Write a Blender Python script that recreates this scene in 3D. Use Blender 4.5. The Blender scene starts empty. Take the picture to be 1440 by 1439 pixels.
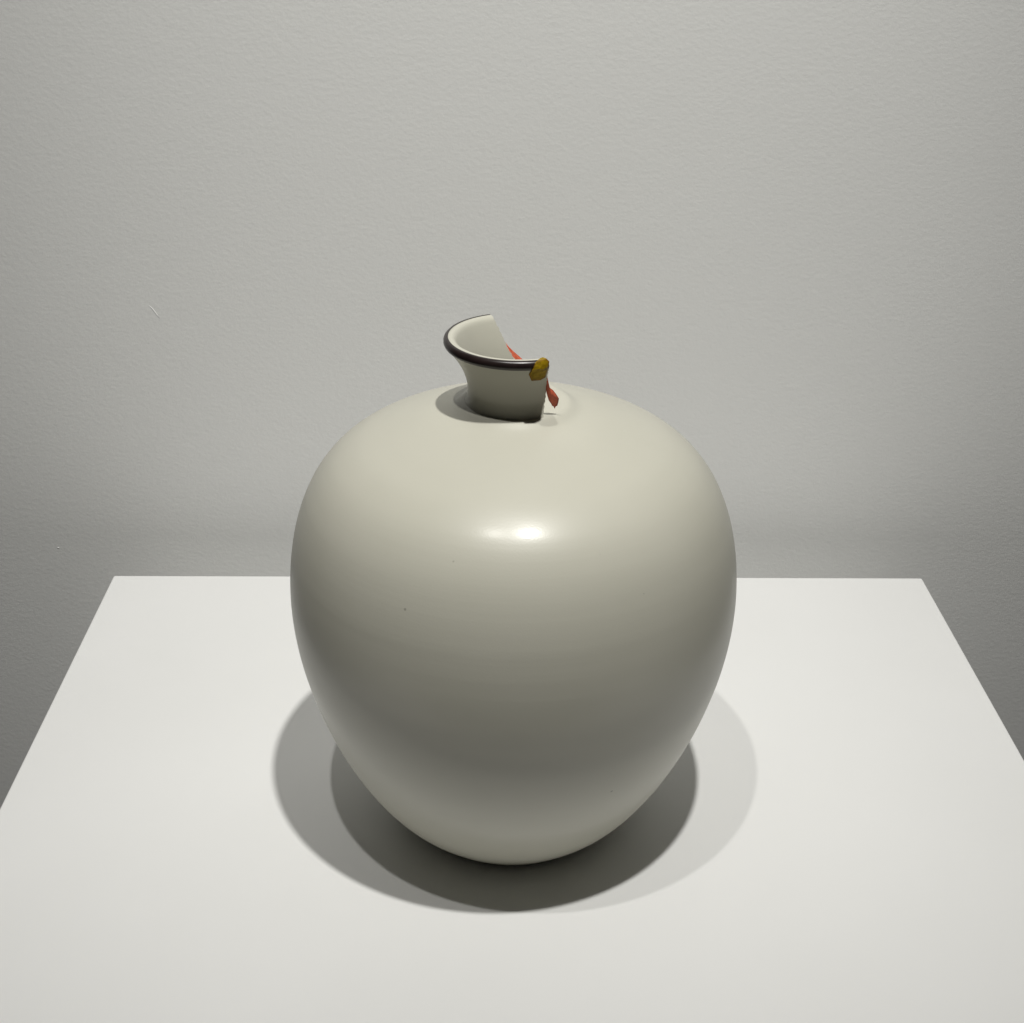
import bpy, bmesh, math, random
from mathutils import Vector, Matrix

# ------------------------------------------------------------------ scene, camera, lights
scene = bpy.context.scene
TZ = 0.95                                   # height of the pedestal top above the floor
CAM = Vector((0.0, 0.0, TZ + 0.66))
PITCH, YAW, ROLL = (math.radians(a) for a in (27.45777, 1.22508, 0.79889))
FPX = 1900.0                                # focal length in pixels of the 1440-px photograph

fwd = Vector((math.sin(YAW) * math.cos(PITCH), math.cos(YAW) * math.cos(PITCH), -math.sin(PITCH)))
rt0 = fwd.cross(Vector((0, 0, 1))).normalized()
up0 = rt0.cross(fwd)
right = math.cos(ROLL) * rt0 + math.sin(ROLL) * up0
up = -math.sin(ROLL) * rt0 + math.cos(ROLL) * up0

cam_data = bpy.data.cameras.new("camera")
cam_data.sensor_fit = 'HORIZONTAL'
cam_data.sensor_width = 36.0
cam_data.lens = 36.0 * FPX / 1440.0
cam_data.clip_start = 0.02
cam_data.clip_end = 50.0
cam = bpy.data.objects.new("camera", cam_data)
scene.collection.objects.link(cam)
m = Matrix((right, up, -fwd)).transposed().to_4x4()
m.translation = CAM
cam.matrix_world = m
scene.camera = cam

world = bpy.data.worlds.new("World")
scene.world = world
world.use_nodes = True
bg = world.node_tree.nodes["Background"]
bg.inputs[0].default_value = (0.95, 0.98, 1.0, 1)
bg.inputs[1].default_value = 0.006          # dim light of the rest of the gallery


def spot(name, loc, target, power, radius, cone, blend, col):
    d = bpy.data.lights.new(name, 'SPOT')
    d.energy = power
    d.shadow_soft_size = radius
    d.spot_size = math.radians(cone)
    d.spot_blend = blend
    d.color = col
    o = bpy.data.objects.new(name, d)
    scene.collection.objects.link(o)
    o.location = loc
    o.rotation_euler = (Vector(target) - Vector(loc)).to_track_quat('-Z', 'Y').to_euler()
    return o


LIGHT_COL = (1.0, 0.985, 0.94)
spot("gallery_spot", (0.225, 0.20, TZ + 2.4), (0.0, 1.13, TZ), 168, 0.034, 50, 1.0, LIGHT_COL)
spot("gallery_spot", (-0.285, 0.20, TZ + 2.4), (0.03, 1.13, TZ), 49, 0.022, 50, 1.0, LIGHT_COL)

vs = scene.view_settings
vs.view_transform = 'Standard'
vs.look = 'None'
vs.exposure = 0.0
vs.gamma = 1.0
vs.use_curve_mapping = False
scene.render.engine = 'CYCLES'
scene.cycles.max_bounces = 10
scene.cycles.diffuse_bounces = 6


# ------------------------------------------------------------------ helpers
def ray(px, py):
    d = right * (px - 720) / FPX - up * (py - 719.5) / FPX + fwd
    return d.normalized()


def new_mat(name):
    mt = bpy.data.materials.new(name)
    mt.use_nodes = True
    nt = mt.node_tree
    return mt, nt, nt.nodes["Principled BSDF"], nt.links


def node(nt, typ, **kw):
    n = nt.nodes.new(typ)
    for k, v in kw.items():
        setattr(n, k, v)
    return n


def link_obj(name, me, mat, parent=None):
    o = bpy.data.objects.new(name, me)
    scene.collection.objects.link(o)
    if mat:
        me.materials.append(mat)
    if parent:
        o.parent = parent
    return o


def from_bm(name, bm, mat, parent=None, smooth=True):
    bmesh.ops.recalc_face_normals(bm, faces=bm.faces)
    me = bpy.data.meshes.new(name)
    bm.to_mesh(me)
    bm.free()
    for p in me.polygons:
        p.use_smooth = smooth
    return link_obj(name, me, mat, parent)


def box_bm(x0, x1, y0, y1, z0, z1, bevel=0.0, seg=3):
    bm = bmesh.new()
    bmesh.ops.create_cube(bm, size=1.0)
    for v in bm.verts:
        v.co = Vector((x0 + (v.co.x + .5) * (x1 - x0), y0 + (v.co.y + .5) * (y1 - y0), z0 + (v.co.z + .5) * (z1 - z0)))
    if bevel:
        bmesh.ops.bevel(bm, geom=bm.edges[:], offset=bevel, segments=seg, profile=0.5, affect='EDGES')
    return bm


def catmull(pts, n):
    """resample a polyline with a centripetal-ish Catmull-Rom spline to n points"""
    P = [Vector((p[0], p[1])) for p in pts]
    L = [0.0]
    for a, b in zip(P, P[1:]):
        L.append(L[-1] + (b - a).length)
    T = []
    for i in range(len(P)):
        a, b = max(0, i - 1), min(len(P) - 1, i + 1)
        T.append((P[b] - P[a]) / (L[b] - L[a]))
    out = []
    k = 0
    for j in range(n):
        s = L[-1] * j / (n - 1)
        while k < len(P) - 2 and s > L[k + 1]:
            k += 1
        h = L[k + 1] - L[k]
        u = min(1.0, (s - L[k]) / h)
        out.append(P[k] * (2 * u**3 - 3 * u * u + 1) + T[k] * h * (u**3 - 2 * u * u + u)
                   + P[k + 1] * (-2 * u**3 + 3 * u * u) + T[k + 1] * h * (u**3 - u * u))
    return out


def lerp_table(tab, x):
    if x <= tab[0][0]:
        return tab[0][1]
    for (a, va), (b, vb) in zip(tab, tab[1:]):
        if x <= b:
            u = (x - a) / (b - a)
            return va + (vb - va) * u
    return tab[-1][1]


# ------------------------------------------------------------------ materials
def wall_material():
    mt, nt, b, L = new_mat("painted_wall")
    tc = node(nt, 'ShaderNodeTexCoord')
    n1 = node(nt, 'ShaderNodeTexNoise')
    n1.inputs['Scale'].default_value = 260
    n1.inputs['Detail'].default_value = 4
    n1.inputs['Roughness'].default_value = 0.55
    n2 = node(nt, 'ShaderNodeTexNoise')
    n2.inputs['Scale'].default_value = 60
    n2.inputs['Detail'].default_value = 2
    n3 = node(nt, 'ShaderNodeTexNoise')
    n3.inputs['Scale'].default_value = 2.2
    n3.inputs['Detail'].default_value = 4
    mp = node(nt, 'ShaderNodeMapping')
    mp.inputs['Scale'].default_value = (0.8, 1.0, 1.05)
    L.new(tc.outputs['Object'], mp.inputs['Vector'])
    for n in (n1, n2, n3):
        L.new(mp.outputs['Vector'], n.inputs['Vector'])
    add = node(nt, 'ShaderNodeMath', operation='MULTIPLY_ADD')
    add.inputs[1].default_value = 0.45
    L.new(n2.outputs['Fac'], add.inputs[0])
    L.new(n1.outputs['Fac'], add.inputs[2])
    bump = node(nt, 'ShaderNodeBump')
    bump.inputs['Strength'].default_value = 0.17
    bump.inputs['Distance'].default_value = 0.0016
    L.new(add.outputs[0], bump.inputs['Height'])
    L.new(bump.outputs['Normal'], b.inputs['Normal'])
    ramp = node(nt, 'ShaderNodeValToRGB')
    ramp.color_ramp.elements[0].position = 0.3
    ramp.color_ramp.elements[1].position = 0.7
    ramp.color_ramp.elements[0].color = (0.805, 0.809, 0.796, 1)
    ramp.color_ramp.elements[1].color = (0.822, 0.825, 0.813, 1)
    L.new(n3.outputs['Fac'], ramp.inputs['Fac'])
    L.new(ramp.outputs['Color'], b.inputs['Base Color'])
    b.inputs['Roughness'].default_value = 0.62
    return mt


def pedestal_material():
    mt, nt, b, L = new_mat("white_pedestal_paint")
    tc = node(nt, 'ShaderNodeTexCoord')
    n1 = node(nt, 'ShaderNodeTexNoise')
    n1.inputs['Scale'].default_value = 320
    n1.inputs['Detail'].default_value = 2
    n3 = node(nt, 'ShaderNodeTexNoise')
    n3.inputs['Scale'].default_value = 5
    n3.inputs['Detail'].default_value = 5
    for n in (n1, n3):
        L.new(tc.outputs['Object'], n.inputs['Vector'])
    bump = node(nt, 'ShaderNodeBump')
    bump.inputs['Strength'].default_value = 0.06
    bump.inputs['Distance'].default_value = 0.0005
    L.new(n1.outputs['Fac'], bump.inputs['Height'])
    L.new(bump.outputs['Normal'], b.inputs['Normal'])
    ramp = node(nt, 'ShaderNodeValToRGB')
    ramp.color_ramp.elements[0].position = 0.3
    ramp.color_ramp.elements[1].position = 0.7
    ramp.color_ramp.elements[0].color = (0.795, 0.797, 0.790, 1)
    ramp.color_ramp.elements[1].color = (0.818, 0.820, 0.815, 1)
    L.new(n3.outputs['Fac'], ramp.inputs['Fac'])
    L.new(ramp.outputs['Color'], b.inputs['Base Color'])
    b.inputs['Roughness'].default_value = 0.5
    return mt


def glaze_material(name, specks=()):
    mt, nt, b, L = new_mat(name)
    tc = node(nt, 'ShaderNodeTexCoord')
    n3 = node(nt, 'ShaderNodeTexNoise')
    n3.inputs['Scale'].default_value = 14
    n3.inputs['Detail'].default_value = 6
    n1 = node(nt, 'ShaderNodeTexNoise')
    n1.inputs['Scale'].default_value = 900
    n1.inputs['Detail'].default_value = 1
    for n in (n1, n3):
        L.new(tc.outputs['Object'], n.inputs['Vector'])
    ramp = node(nt, 'ShaderNodeValToRGB')
    ramp.color_ramp.elements[0].position = 0.3
    ramp.color_ramp.elements[1].position = 0.72
    ramp.color_ramp.elements[0].color = (0.545, 0.535, 0.455, 1)
    ramp.color_ramp.elements[1].color = (0.565, 0.553, 0.475, 1)
    L.new(n3.outputs['Fac'], ramp.inputs['Fac'])
    col = ramp.outputs['Color']
    for (p, r) in specks:                    # iron specks in the glaze
        d = node(nt, 'ShaderNodeVectorMath', operation='DISTANCE')
        L.new(tc.outputs['Object'], d.inputs[0])
        d.inputs[1].default_value = p
        mr = node(nt, 'ShaderNodeMapRange')
        mr.inputs['From Min'].default_value = r * 0.5
        mr.inputs['From Max'].default_value = r
        mr.inputs['To Min'].default_value = 0.45
        mr.inputs['To Max'].default_value = 0.0
        L.new(d.outputs['Value'], mr.inputs['Value'])
        mx = node(nt, 'ShaderNodeMix', data_type='RGBA')
        L.new(mr.outputs['Result'], mx.inputs['Factor'])
        L.new(col, mx.inputs['A'])
        mx.inputs['B'].default_value = (0.09, 0.085, 0.07, 1)
        col = mx.outputs['Result']
    L.new(col, b.inputs['Base Color'])
    mp = node(nt, 'ShaderNodeMapping')                    # faint throwing rings
    mp.inputs['Scale'].default_value = (2.0, 2.0, 70.0)
    L.new(tc.outputs['Object'], mp.inputs['Vector'])
    rings = node(nt, 'ShaderNodeTexNoise')
    rings.inputs['Scale'].default_value = 1.0
    rings.inputs['Detail'].default_value = 3
    L.new(mp.outputs['Vector'], rings.inputs['Vector'])
    b2 = node(nt, 'ShaderNodeBump')
    b2.inputs['Strength'].default_value = 0.10
    b2.inputs['Distance'].default_value = 0.002
    L.new(rings.outputs['Fac'], b2.inputs['Height'])
    bump = node(nt, 'ShaderNodeBump')
    bump.inputs['Strength'].default_value = 0.09
    bump.inputs['Distance'].default_value = 0.0003
    L.new(n1.outputs['Fac'], bump.inputs['Height'])
    L.new(b2.outputs['Normal'], bump.inputs['Normal'])
    L.new(bump.outputs['Normal'], b.inputs['Normal'])
    L.new(bump.outputs['Normal'], b.inputs['Coat Normal'])
    b.inputs['Roughness'].default_value = 0.43
    b.inputs['IOR'].default_value = 1.42
    b.inputs['Coat Weight'].default_value = 0.27
    b.inputs['Coat Roughness'].default_value = 0.235
    b.inputs['Coat IOR'].default_value = 1.5
    return mt


def plain_material(name, col, rough, var=0.25, scale=300, spec=0.5):
    mt, nt, b, L = new_mat(name)
    tc = node(nt, 'ShaderNodeTexCoord')
    n = node(nt, 'ShaderNodeTexNoise')
    n.inputs['Scale'].default_value = scale
    n.inputs['Detail'].default_value = 4
    L.new(tc.outputs['Object'], n.inputs['Vector'])
    ramp = node(nt, 'ShaderNodeValToRGB')
    ramp.color_ramp.elements[0].position = 0.3
    ramp.color_ramp.elements[1].position = 0.7
    ramp.color_ramp.elements[0].color = (*[c * (1 - var) for c in col], 1)
    ramp.color_ramp.elements[1].color = (*[c * (1 + var) for c in col], 1)
    L.new(n.outputs['Fac'], ramp.inputs['Fac'])
    L.new(ramp.outputs['Color'], b.inputs['Base Color'])
    b.inputs['Roughness'].default_value = rough
    b.inputs['Specular IOR Level'].default_value = spec
    return mt


M_wall = wall_material()
M_ped = pedestal_material()
M_floor = plain_material("grey_floor", (0.09, 0.085, 0.08), 0.5, 0.08, 6)
M_band = plain_material("dark_brown_rim_glaze", (0.020, 0.013, 0.012), 0.3, 0.2, 200)
M_line = plain_material("grey_glaze_line", (0.23, 0.22, 0.19), 0.35, 0.1, 200)
M_yellow = plain_material("ochre_leaf", (0.33, 0.215, 0.008), 0.55, 0.35, 330, 0.08)
M_yedge = plain_material("ochre_leaf_edge", (0.26, 0.14, 0.014), 0.5, 0.3, 260, 0.1)
M_red = plain_material("red_leaf", (0.74, 0.16, 0.085), 0.45, 0.22, 420, 0.3)
M_redge = plain_material("red_leaf_edge", (0.42, 0.070, 0.040), 0.5, 0.3, 320, 0.3)

# ------------------------------------------------------------------ setting: wall and floor
WALL_Y = 1.215
wall = from_bm("wall", box_bm(-3.0, 3.0, WALL_Y, WALL_Y + 0.1, -0.02, 3.4), M_wall, smooth=False)
wall["kind"] = "structure"
floor = from_bm("floor", box_bm(-3.0, 3.0, -2.0, WALL_Y - 0.001, -0.1, 0.0), M_floor, smooth=False)
floor["kind"] = "structure"


def wall_point(px, py, off=0.0):
    d = ray(px, py)
    t = (WALL_Y - off - CAM.y) / d.y
    return CAM + d * t


def tube(pts, radii, n=8):
    bm = bmesh.new()
    rings = []
    for i, p in enumerate(pts):
        t = (pts[min(i + 1, len(pts) - 1)] - pts[max(i - 1, 0)]).normalized()
        a = t.cross(Vector((0, 1, 0)))
        a = a.normalized() if a.length > 1e-5 else Vector((1, 0, 0))
        b = t.cross(a)
        rings.append([bm.verts.new(p + (a * math.cos(k * 2 * math.pi / n) + b * math.sin(k * 2 * math.pi / n) * 0.6) * radii[i]) for k in range(n)])
    for r0, r1 in zip(rings, rings[1:]):
        for k in range(n):
            bm.faces.new((r0[k], r0[(k + 1) % n], r1[(k + 1) % n], r1[k]))
    bm.faces.new(rings[0])
    bm.faces.new(list(reversed(rings[-1])))
    return bm


# a ridge and a blob of dried paint on the wall
pts = [wall_point(x, y) for x, y in ((209.5, 430), (213, 433), (217, 438), (221, 443.5), (224.5, 448))]
from_bm("paint_ridge", tube(pts, [.0002, .0005, .0006, .0005, .0002]), M_wall, wall)
pts = [wall_point(x, y) for x, y in ((80.5, 770), (82, 770.6), (83.5, 771))]
from_bm("paint_blob", tube(pts, [.0004, .0008, .0004]), M_wall, wall)

# ------------------------------------------------------------------ pedestal
PX0, PX1, PY1 = -0.3589, 0.4249, 1.1328
PY0 = 0.475
ped = bpy.data.objects.new("pedestal", None)
scene.collection.objects.link(ped)
ped.location = ((PX0 + PX1) / 2, (PY0 + PY1) / 2, 0)
ped["label"] = "white painted block pedestal carrying the vase, set before the wall"
ped["category"] = "pedestal"
hw = (PX1 - PX0) / 2
hd = (PY1 - PY0) / 2
T = 0.018
bm = box_bm(-hw, hw, -hd, hd, TZ - T, TZ)
vert_e = [e for e in bm.edges if abs(e.verts[0].co.z - e.verts[1].co.z) > 0.001]
bmesh.ops.bevel(bm, geom=vert_e, offset=0.0022, segments=4, profile=0.5, affect='EDGES')
top_e = [e for e in bm.edges if e.verts[0].co.z > TZ - 1e-5 and e.verts[1].co.z > TZ - 1e-5]
bmesh.ops.bevel(bm, geom=top_e, offset=0.0014, segments=3, profile=0.5, affect='EDGES')
from_bm("top_panel", bm, M_ped, ped, smooth=False)
z1 = TZ - T - 0.0004
e = 0.0006
from_bm("side_panel", box_bm(-hw + e, hw - e, -hd + e, -hd + T, 0.0, z1, 0.001, 2), M_ped, ped, False)
from_bm("side_panel", box_bm(-hw + e, hw - e, hd - T, hd - e, 0.0, z1, 0.001, 2), M_ped, ped, False)
from_bm("side_panel", box_bm(-hw + e, -hw + T, -hd + T + .0004, hd - T - .0004, 0.0, z1, 0.001, 2), M_ped, ped, False)
from_bm("side_panel", box_bm(hw - T, hw - e, -hd + T + .0004, hd - T - .0004, 0.0, z1, 0.001, 2), M_ped, ped, False)

# ------------------------------------------------------------------ vase
VX, VY = 0.0187, 0.80
vase = bpy.data.objects.new("vase", None)
scene.collection.objects.link(vase)
vase.location = (VX, VY, TZ)
vase["label"] = "cream glazed round ceramic vase with a broken dark-rimmed neck on the pedestal"
vase["category"] = "vase"
ORG = Vector((VX, VY, TZ))

body_prof = [(0.0690, 0.0000), (0.0718, 0.0012), (0.0742, 0.0034), (0.0908, 0.0203), (0.1035, 0.0372), (0.1139, 0.0545), (0.1227, 0.0718),
             (0.1300, 0.0889), (0.1362, 0.1058), (0.1413, 0.1228), (0.1456, 0.1399), (0.1487, 0.1573), (0.1506, 0.1752),
             (0.1510, 0.1935), (0.1497, 0.2122), (0.1466, 0.2313), (0.1411, 0.2502), (0.1325, 0.2682), (0.1200, 0.2839),
             (0.1039, 0.2958), (0.0857, 0.3044), (0.0690, 0.3110), (0.0572, 0.3153), (0.0475, 0.3183), (0.0430, 0.3197), (0.0405, 0.3207), (0.0382, 0.3220), (0.0361, 0.3235),
             (0.0342, 0.3246), (0.0322, 0.3251), (0.0284, 0.3252)]
NSEG = 192


def body_radius_ray(px, py):
    """first hit of a photo ray with the body surface, in vase coordinates"""
    d = ray(px, py)
    o = CAM - ORG
    s = 0.4
    prof = [p for p in body_prof[2:]]
    while s < 1.4:
        p = o + d * s
        if 0 < p.z < 0.3250:
            r = lerp_table([(z, q) for q, z in prof], p.z)
            if math.hypot(p.x, p.y) <= r:
                return p
        s += 0.0002
    return None


specks = []
for px, py, r in ((638, 790, .0010), (570, 857, .0011), (860, 1113, .0012), (843, 780, .0008), (556, 762, .0007), (905, 835, .0006)):
    p = body_radius_ray(px, py)
    if p:
        specks.append((p, r))
M_glaze = glaze_material("cream_satin_glaze", specks)

prof = catmull(body_prof, 150)
inner = catmull([(0.0284, 0.3252), (0.0284, 0.3190), (0.0360, 0.3165), (0.0550, 0.3105), (0.0670, 0.3060), (0.0830, 0.2990), (0.1000, 0.2905),
                 (0.1150, 0.2795), (0.1275, 0.2645), (0.1360, 0.2480), (0.1415, 0.2300), (0.1445, 0.2120), (0.1458, 0.1935),
                 (0.1435, 0.1570), (0.1360, 0.1230), (0.1250, 0.0890), (0.1090, 0.0550), (0.0860, 0.0210), (0.0600, 0.0110), (0.0002, 0.0100)], 60)
bm = bmesh.new()
rows = []
for p in [Vector((0.0002, 0.0))] + list(prof) + list(inner[1:]):
    rows.append([bm.verts.new((p.x * math.cos(a), p.x * math.sin(a), p.y)) for a in (2 * math.pi * k / NSEG for k in range(NSEG))])
for r0, r1 in zip(rows, rows[1:]):
    for k in range(NSEG):
        bm.faces.new((r0[k], r0[(k + 1) % NSEG], r1[(k + 1) % NSEG], r1[k]))
bm.faces.new(list(reversed(rows[0])))
bm.faces.new(rows[-1])
# where the neck has broken away the shoulder closes over, so the mouth is D-shaped
web = [k % NSEG for k in range(round(-66 / 360 * NSEG), round(52 / 360 * NSEG) + 1)]
mouth = len(prof)                            # row index of the mouth's edge
low = mouth + 6
bm.faces.new([rows[mouth][k] for k in web])
bm.faces.new([rows[low][k] for k in reversed(web)])
bm.faces.new([rows[mouth][web[0]], rows[mouth][web[-1]], rows[low][web[-1]], rows[low][web[0]]])
bm.normal_update()
me = bpy.data.meshes.new("body")
for f in bm.faces:
    f.smooth = True
bm.to_mesh(me)
bm.free()
me.set_sharp_from_angle(angle=math.radians(45))
body = link_obj("body", me, M_glaze, vase)

# ---- neck: what is left of it after the break
KS = 0.046 / 0.045


def nk(z):                                   # neck heights
    return 0.3651 + (z - 0.3724) * KS


def NK(pts):
    return [(r * KS, nk(z)) for r, z in pts]


outer_p = catmull(NK([(0.0325, 0.3325), (0.0318, 0.3336), (0.0311, 0.3352), (0.0306, 0.3375), (0.0303, 0.3405), (0.0304, 0.3435),
                   (0.0312, 0.3480), (0.0328, 0.3530), (0.0349, 0.3577), (0.0376, 0.3622), (0.0404, 0.3660), (0.0428, 0.3690),
                   (0.0438, 0.3708), (0.0440, 0.3728), (0.0436, 0.3743), (0.0425, 0.3750)]), 46)
inner_p = catmull(NK([(0.0278, 0.3270), (0.0278, 0.3300), (0.0278, 0.3320), (0.0278, 0.3345), (0.0279, 0.3375), (0.0280, 0.3405), (0.0283, 0.3440),
                   (0.0290, 0.3490), (0.0303, 0.3545), (0.0318, 0.3595), (0.0334, 0.3640), (0.0350, 0.3680), (0.0364, 0.3712),
                   (0.0375, 0.3733), (0.0388, 0.3747), (0.0405, 0.3753), (0.0425, 0.3750)]), 46)
FRONT = [(nk(z), a) for z, a in [(0.3270, -62), (0.3320, -60), (0.3370, -57.5), (0.3450, -55.5), (0.3530, -57.5), (0.3600, -61), (0.3724, -66.5), (0.376, -67)]]
BACK = [(nk(z), a) for z, a in [(0.3285, 8), (0.3320, 26), (0.3350, 50), (0.3400, 74), (0.3470, 90), (0.3550, 99), (0.3640, 105.5), (0.3724, 111), (0.376, 113)]]
NC = 150


def jag(z, s):
    return 0.7 * math.sin(z * 1900 + s) + 0.5 * math.sin(z * 4300 + 2 * s)


def shard(profile, inset=0.0, n=NC):
    """rows of vertices over the part of the neck that survives"""
    out = []
    for p in profile:
        f = lerp_table(FRONT, p.y) + 0.5 * jag(p.y, 1.0) - inset
        b = lerp_table(BACK, p.y) + 0.5 * jag(p.y, 4.0) + inset - 360
        out.append([(p.x, math.radians(f + (b - f) * k / n), p.y) for k in range(n + 1)])
    return out


bm = bmesh.new()
mk = lambda rows: [[bm.verts.new((r * math.cos(a), r * math.sin(a), z)) for r, a, z in row] for row in rows]
ro, ri = mk(shard(outer_p)), mk(shard(inner_p))
for rows in (ro, ri):
    for r0, r1 in zip(rows, rows[1:]):
        for k in range(NC):
            bm.faces.new((r0[k], r0[k + 1], r1[k + 1], r1[k]))
for i in range(len(ro) - 1):
    for k in (0, NC):
        vs_ = [ro[i][k], ri[i][k], ri[i + 1][k], ro[i + 1][k]]
        bm.faces.new(vs_)
bmesh.ops.remove_doubles(bm, verts=bm.verts, dist=1e-6)
neck = from_bm("neck", bm, M_glaze, vase)
neck.data.shade_smooth()
neck.data.set_sharp_from_angle(angle=math.radians(50))


def band(name, sec, mat, inset=0.1):
    bm = bmesh.new()
    rows = [[bm.verts.new((r * math.cos(a), r * math.sin(a), z)) for r, a, z in row] for row in shard([Vector(s) for s in NK(sec)], inset)]
    for i in range(len(rows)):
        r0, r1 = rows[i], rows[(i + 1) % len(rows)]
        for k in range(NC):
            bm.faces.new((r0[k], r0[k + 1], r1[k + 1], r1[k]))
    bm.faces.new([r[0] for r in rows])
    bm.faces.new([r[-1] for r in reversed(rows)])
    o = from_bm(name, bm, mat, neck)
    o.data.set_sharp_from_angle(angle=math.radians(55))
    return o


band("rim_band", [(0.0426, 0.36945), (0.0438, 0.3696), (0.0446, 0.3704), (0.04505, 0.3716), (0.0451, 0.3728), (0.0447, 0.3741), (0.0438, 0.3750),
                  (0.0427, 0.3754), (0.0422, 0.37530), (0.0424, 0.3744), (0.0432, 0.3722), (0.0430, 0.3705)], M_band)
band("rim_line", [(0.0412, 0.36745), (0.04195, 0.36800), (0.04235, 0.36850), (0.0421, 0.36860), (0.0414, 0.36790), (0.0410, 0.3676)], M_line)


# ---- leaves stuck along the broken edge
def on_neck(px, py, off):
    """point on the outer neck surface under a photo pixel (vase coordinates)"""
    d = ray(px, py)
    o = CAM - ORG
    tab = [(p.y, p.x) for p in outer_p if p.y < nk(0.3725)] + [(0.42, 0.0450 * KS)]
    tab = [(z, max(r, 0.0452 * KS) if nk(0.3697) < z else r) for z, r in tab]
    s = 0.6
    while s < 1.2:
        p = o + d * s
        if 0.31 < p.z < 0.40 and math.hypot(p.x, p.y) <= lerp_table(tab, p.z) + off:
            return p
        s += 0.0001
    return o + d * 0.9


def at_depth(px, py, y):
    d = ray(px, py)
    o = CAM - ORG
    return o + d * ((y * KS - o.y) / d.y)


def leaf(pix, place, mat, mat_edge, label, thick=0.0006, fold=None, lift=0.0007):
    """pix: outline in photo pixels; place(px, py, off) puts a pixel on the surface the leaf lies on"""
    n = len(pix)
    cx, cy = sum(p[0] for p in pix) / n, sum(p[1] for p in pix) / n
    bm = bmesh.new()
    ring = lambda u, off: [bm.verts.new(place(x + (cx - x) * u, y + (cy - y) * u, off)) for x, y in pix]
    r0, r1, r2 = ring(0, 0.0004), ring(0.13, 0.0008), ring(0.55, 0.0008 + lift * 0.6)
    cv = bm.verts.new(place(cx, cy, 0.0008 + lift))
    for k in range(n):
        j = (k + 1) % n
        bm.faces.new((r0[k], r0[j], r1[j], r1[k])).material_index = 1
        bm.faces.new((r1[k], r1[j], r2[j], r2[k]))
        bm.faces.new((r2[k], r2[j], cv))
    if fold:
        idx, vec = fold
        xv = [bm.verts.new(r0[i].co + vec) for i in idx]
        for a_, b_, p, q in zip(idx, idx[1:], xv, xv[1:]):
            bm.faces.new((r0[a_], r0[b_], q, p))
    back = Vector((-0.15, 0.9, -0.4)).normalized() * thick
    ext = bmesh.ops.extrude_face_region(bm, geom=bm.faces[:], use_keep_orig=True)
    for v in ext['geom']:
        if isinstance(v, bmesh.types.BMVert):
            v.co += back
    o = from_bm("leaf", bm, mat, vase, smooth=False)
    o.data.materials.append(mat_edge)
    o["label"] = label
    return o


# ochre leaf folded over the end of the rim
pix = [(752.5, 511.5), (757, 508), (762.5, 506), (768, 504), (772.5, 508.5), (771.5, 515), (770, 521.5), (767, 531), (760, 535), (747.7, 536),
       (743.8, 527), (746.7, 521.5), (750.5, 516)]
leaf(pix, on_neck, M_yellow, M_yedge, "ochre yellow leaf folded over the end of the dark rim", 0.0006, ([0, 1, 2, 3, 4], Vector((-0.0018, 0.0060, -0.0016))))

# red leaf hanging down the front of the break onto the shoulder
pix = [(768.6, 525.5), (770, 532), (771, 539), (772.5, 545), (777.8, 548.8), (782.5, 555), (786, 560.5), (785.2, 566), (783.7, 571), (781.8, 571.5),
       (780, 574.8), (778.4, 571.5), (776.8, 571.2), (775, 567.5), (772, 563.4), (770.3, 558), (769, 553.7), (768, 548), (767.8, 542), (768, 533)]
DEP = [(525, -0.0305), (545, -0.0275), (560, -0.0252), (575, -0.0230)]
leaf(pix, lambda x, y, off: at_depth(x, y, lerp_table(DEP, y) - off), M_red, M_redge,
     "small red leaf hanging below the ochre leaf onto the shoulder", lift=0.0012)

# red leaf along the back of the break
pix = [(706, 478), (712, 489), (720, 502), (730, 516), (741, 528), (749, 533), (753, 527), (746, 516.5), (737, 507.5),
       (730, 501), (723, 495), (716, 488.2), (711, 482.5), (707.5, 477.5)]
DEPB = [(470, 0.0385), (488, 0.0352), (507, 0.0330), (535, 0.0312)]
leaf(pix, lambda x, y, off: at_depth(x, y, lerp_table(DEPB, y) - off * 0.5), M_red, M_redge,
     "long narrow red leaf along the back of the broken neck", lift=0.0003)
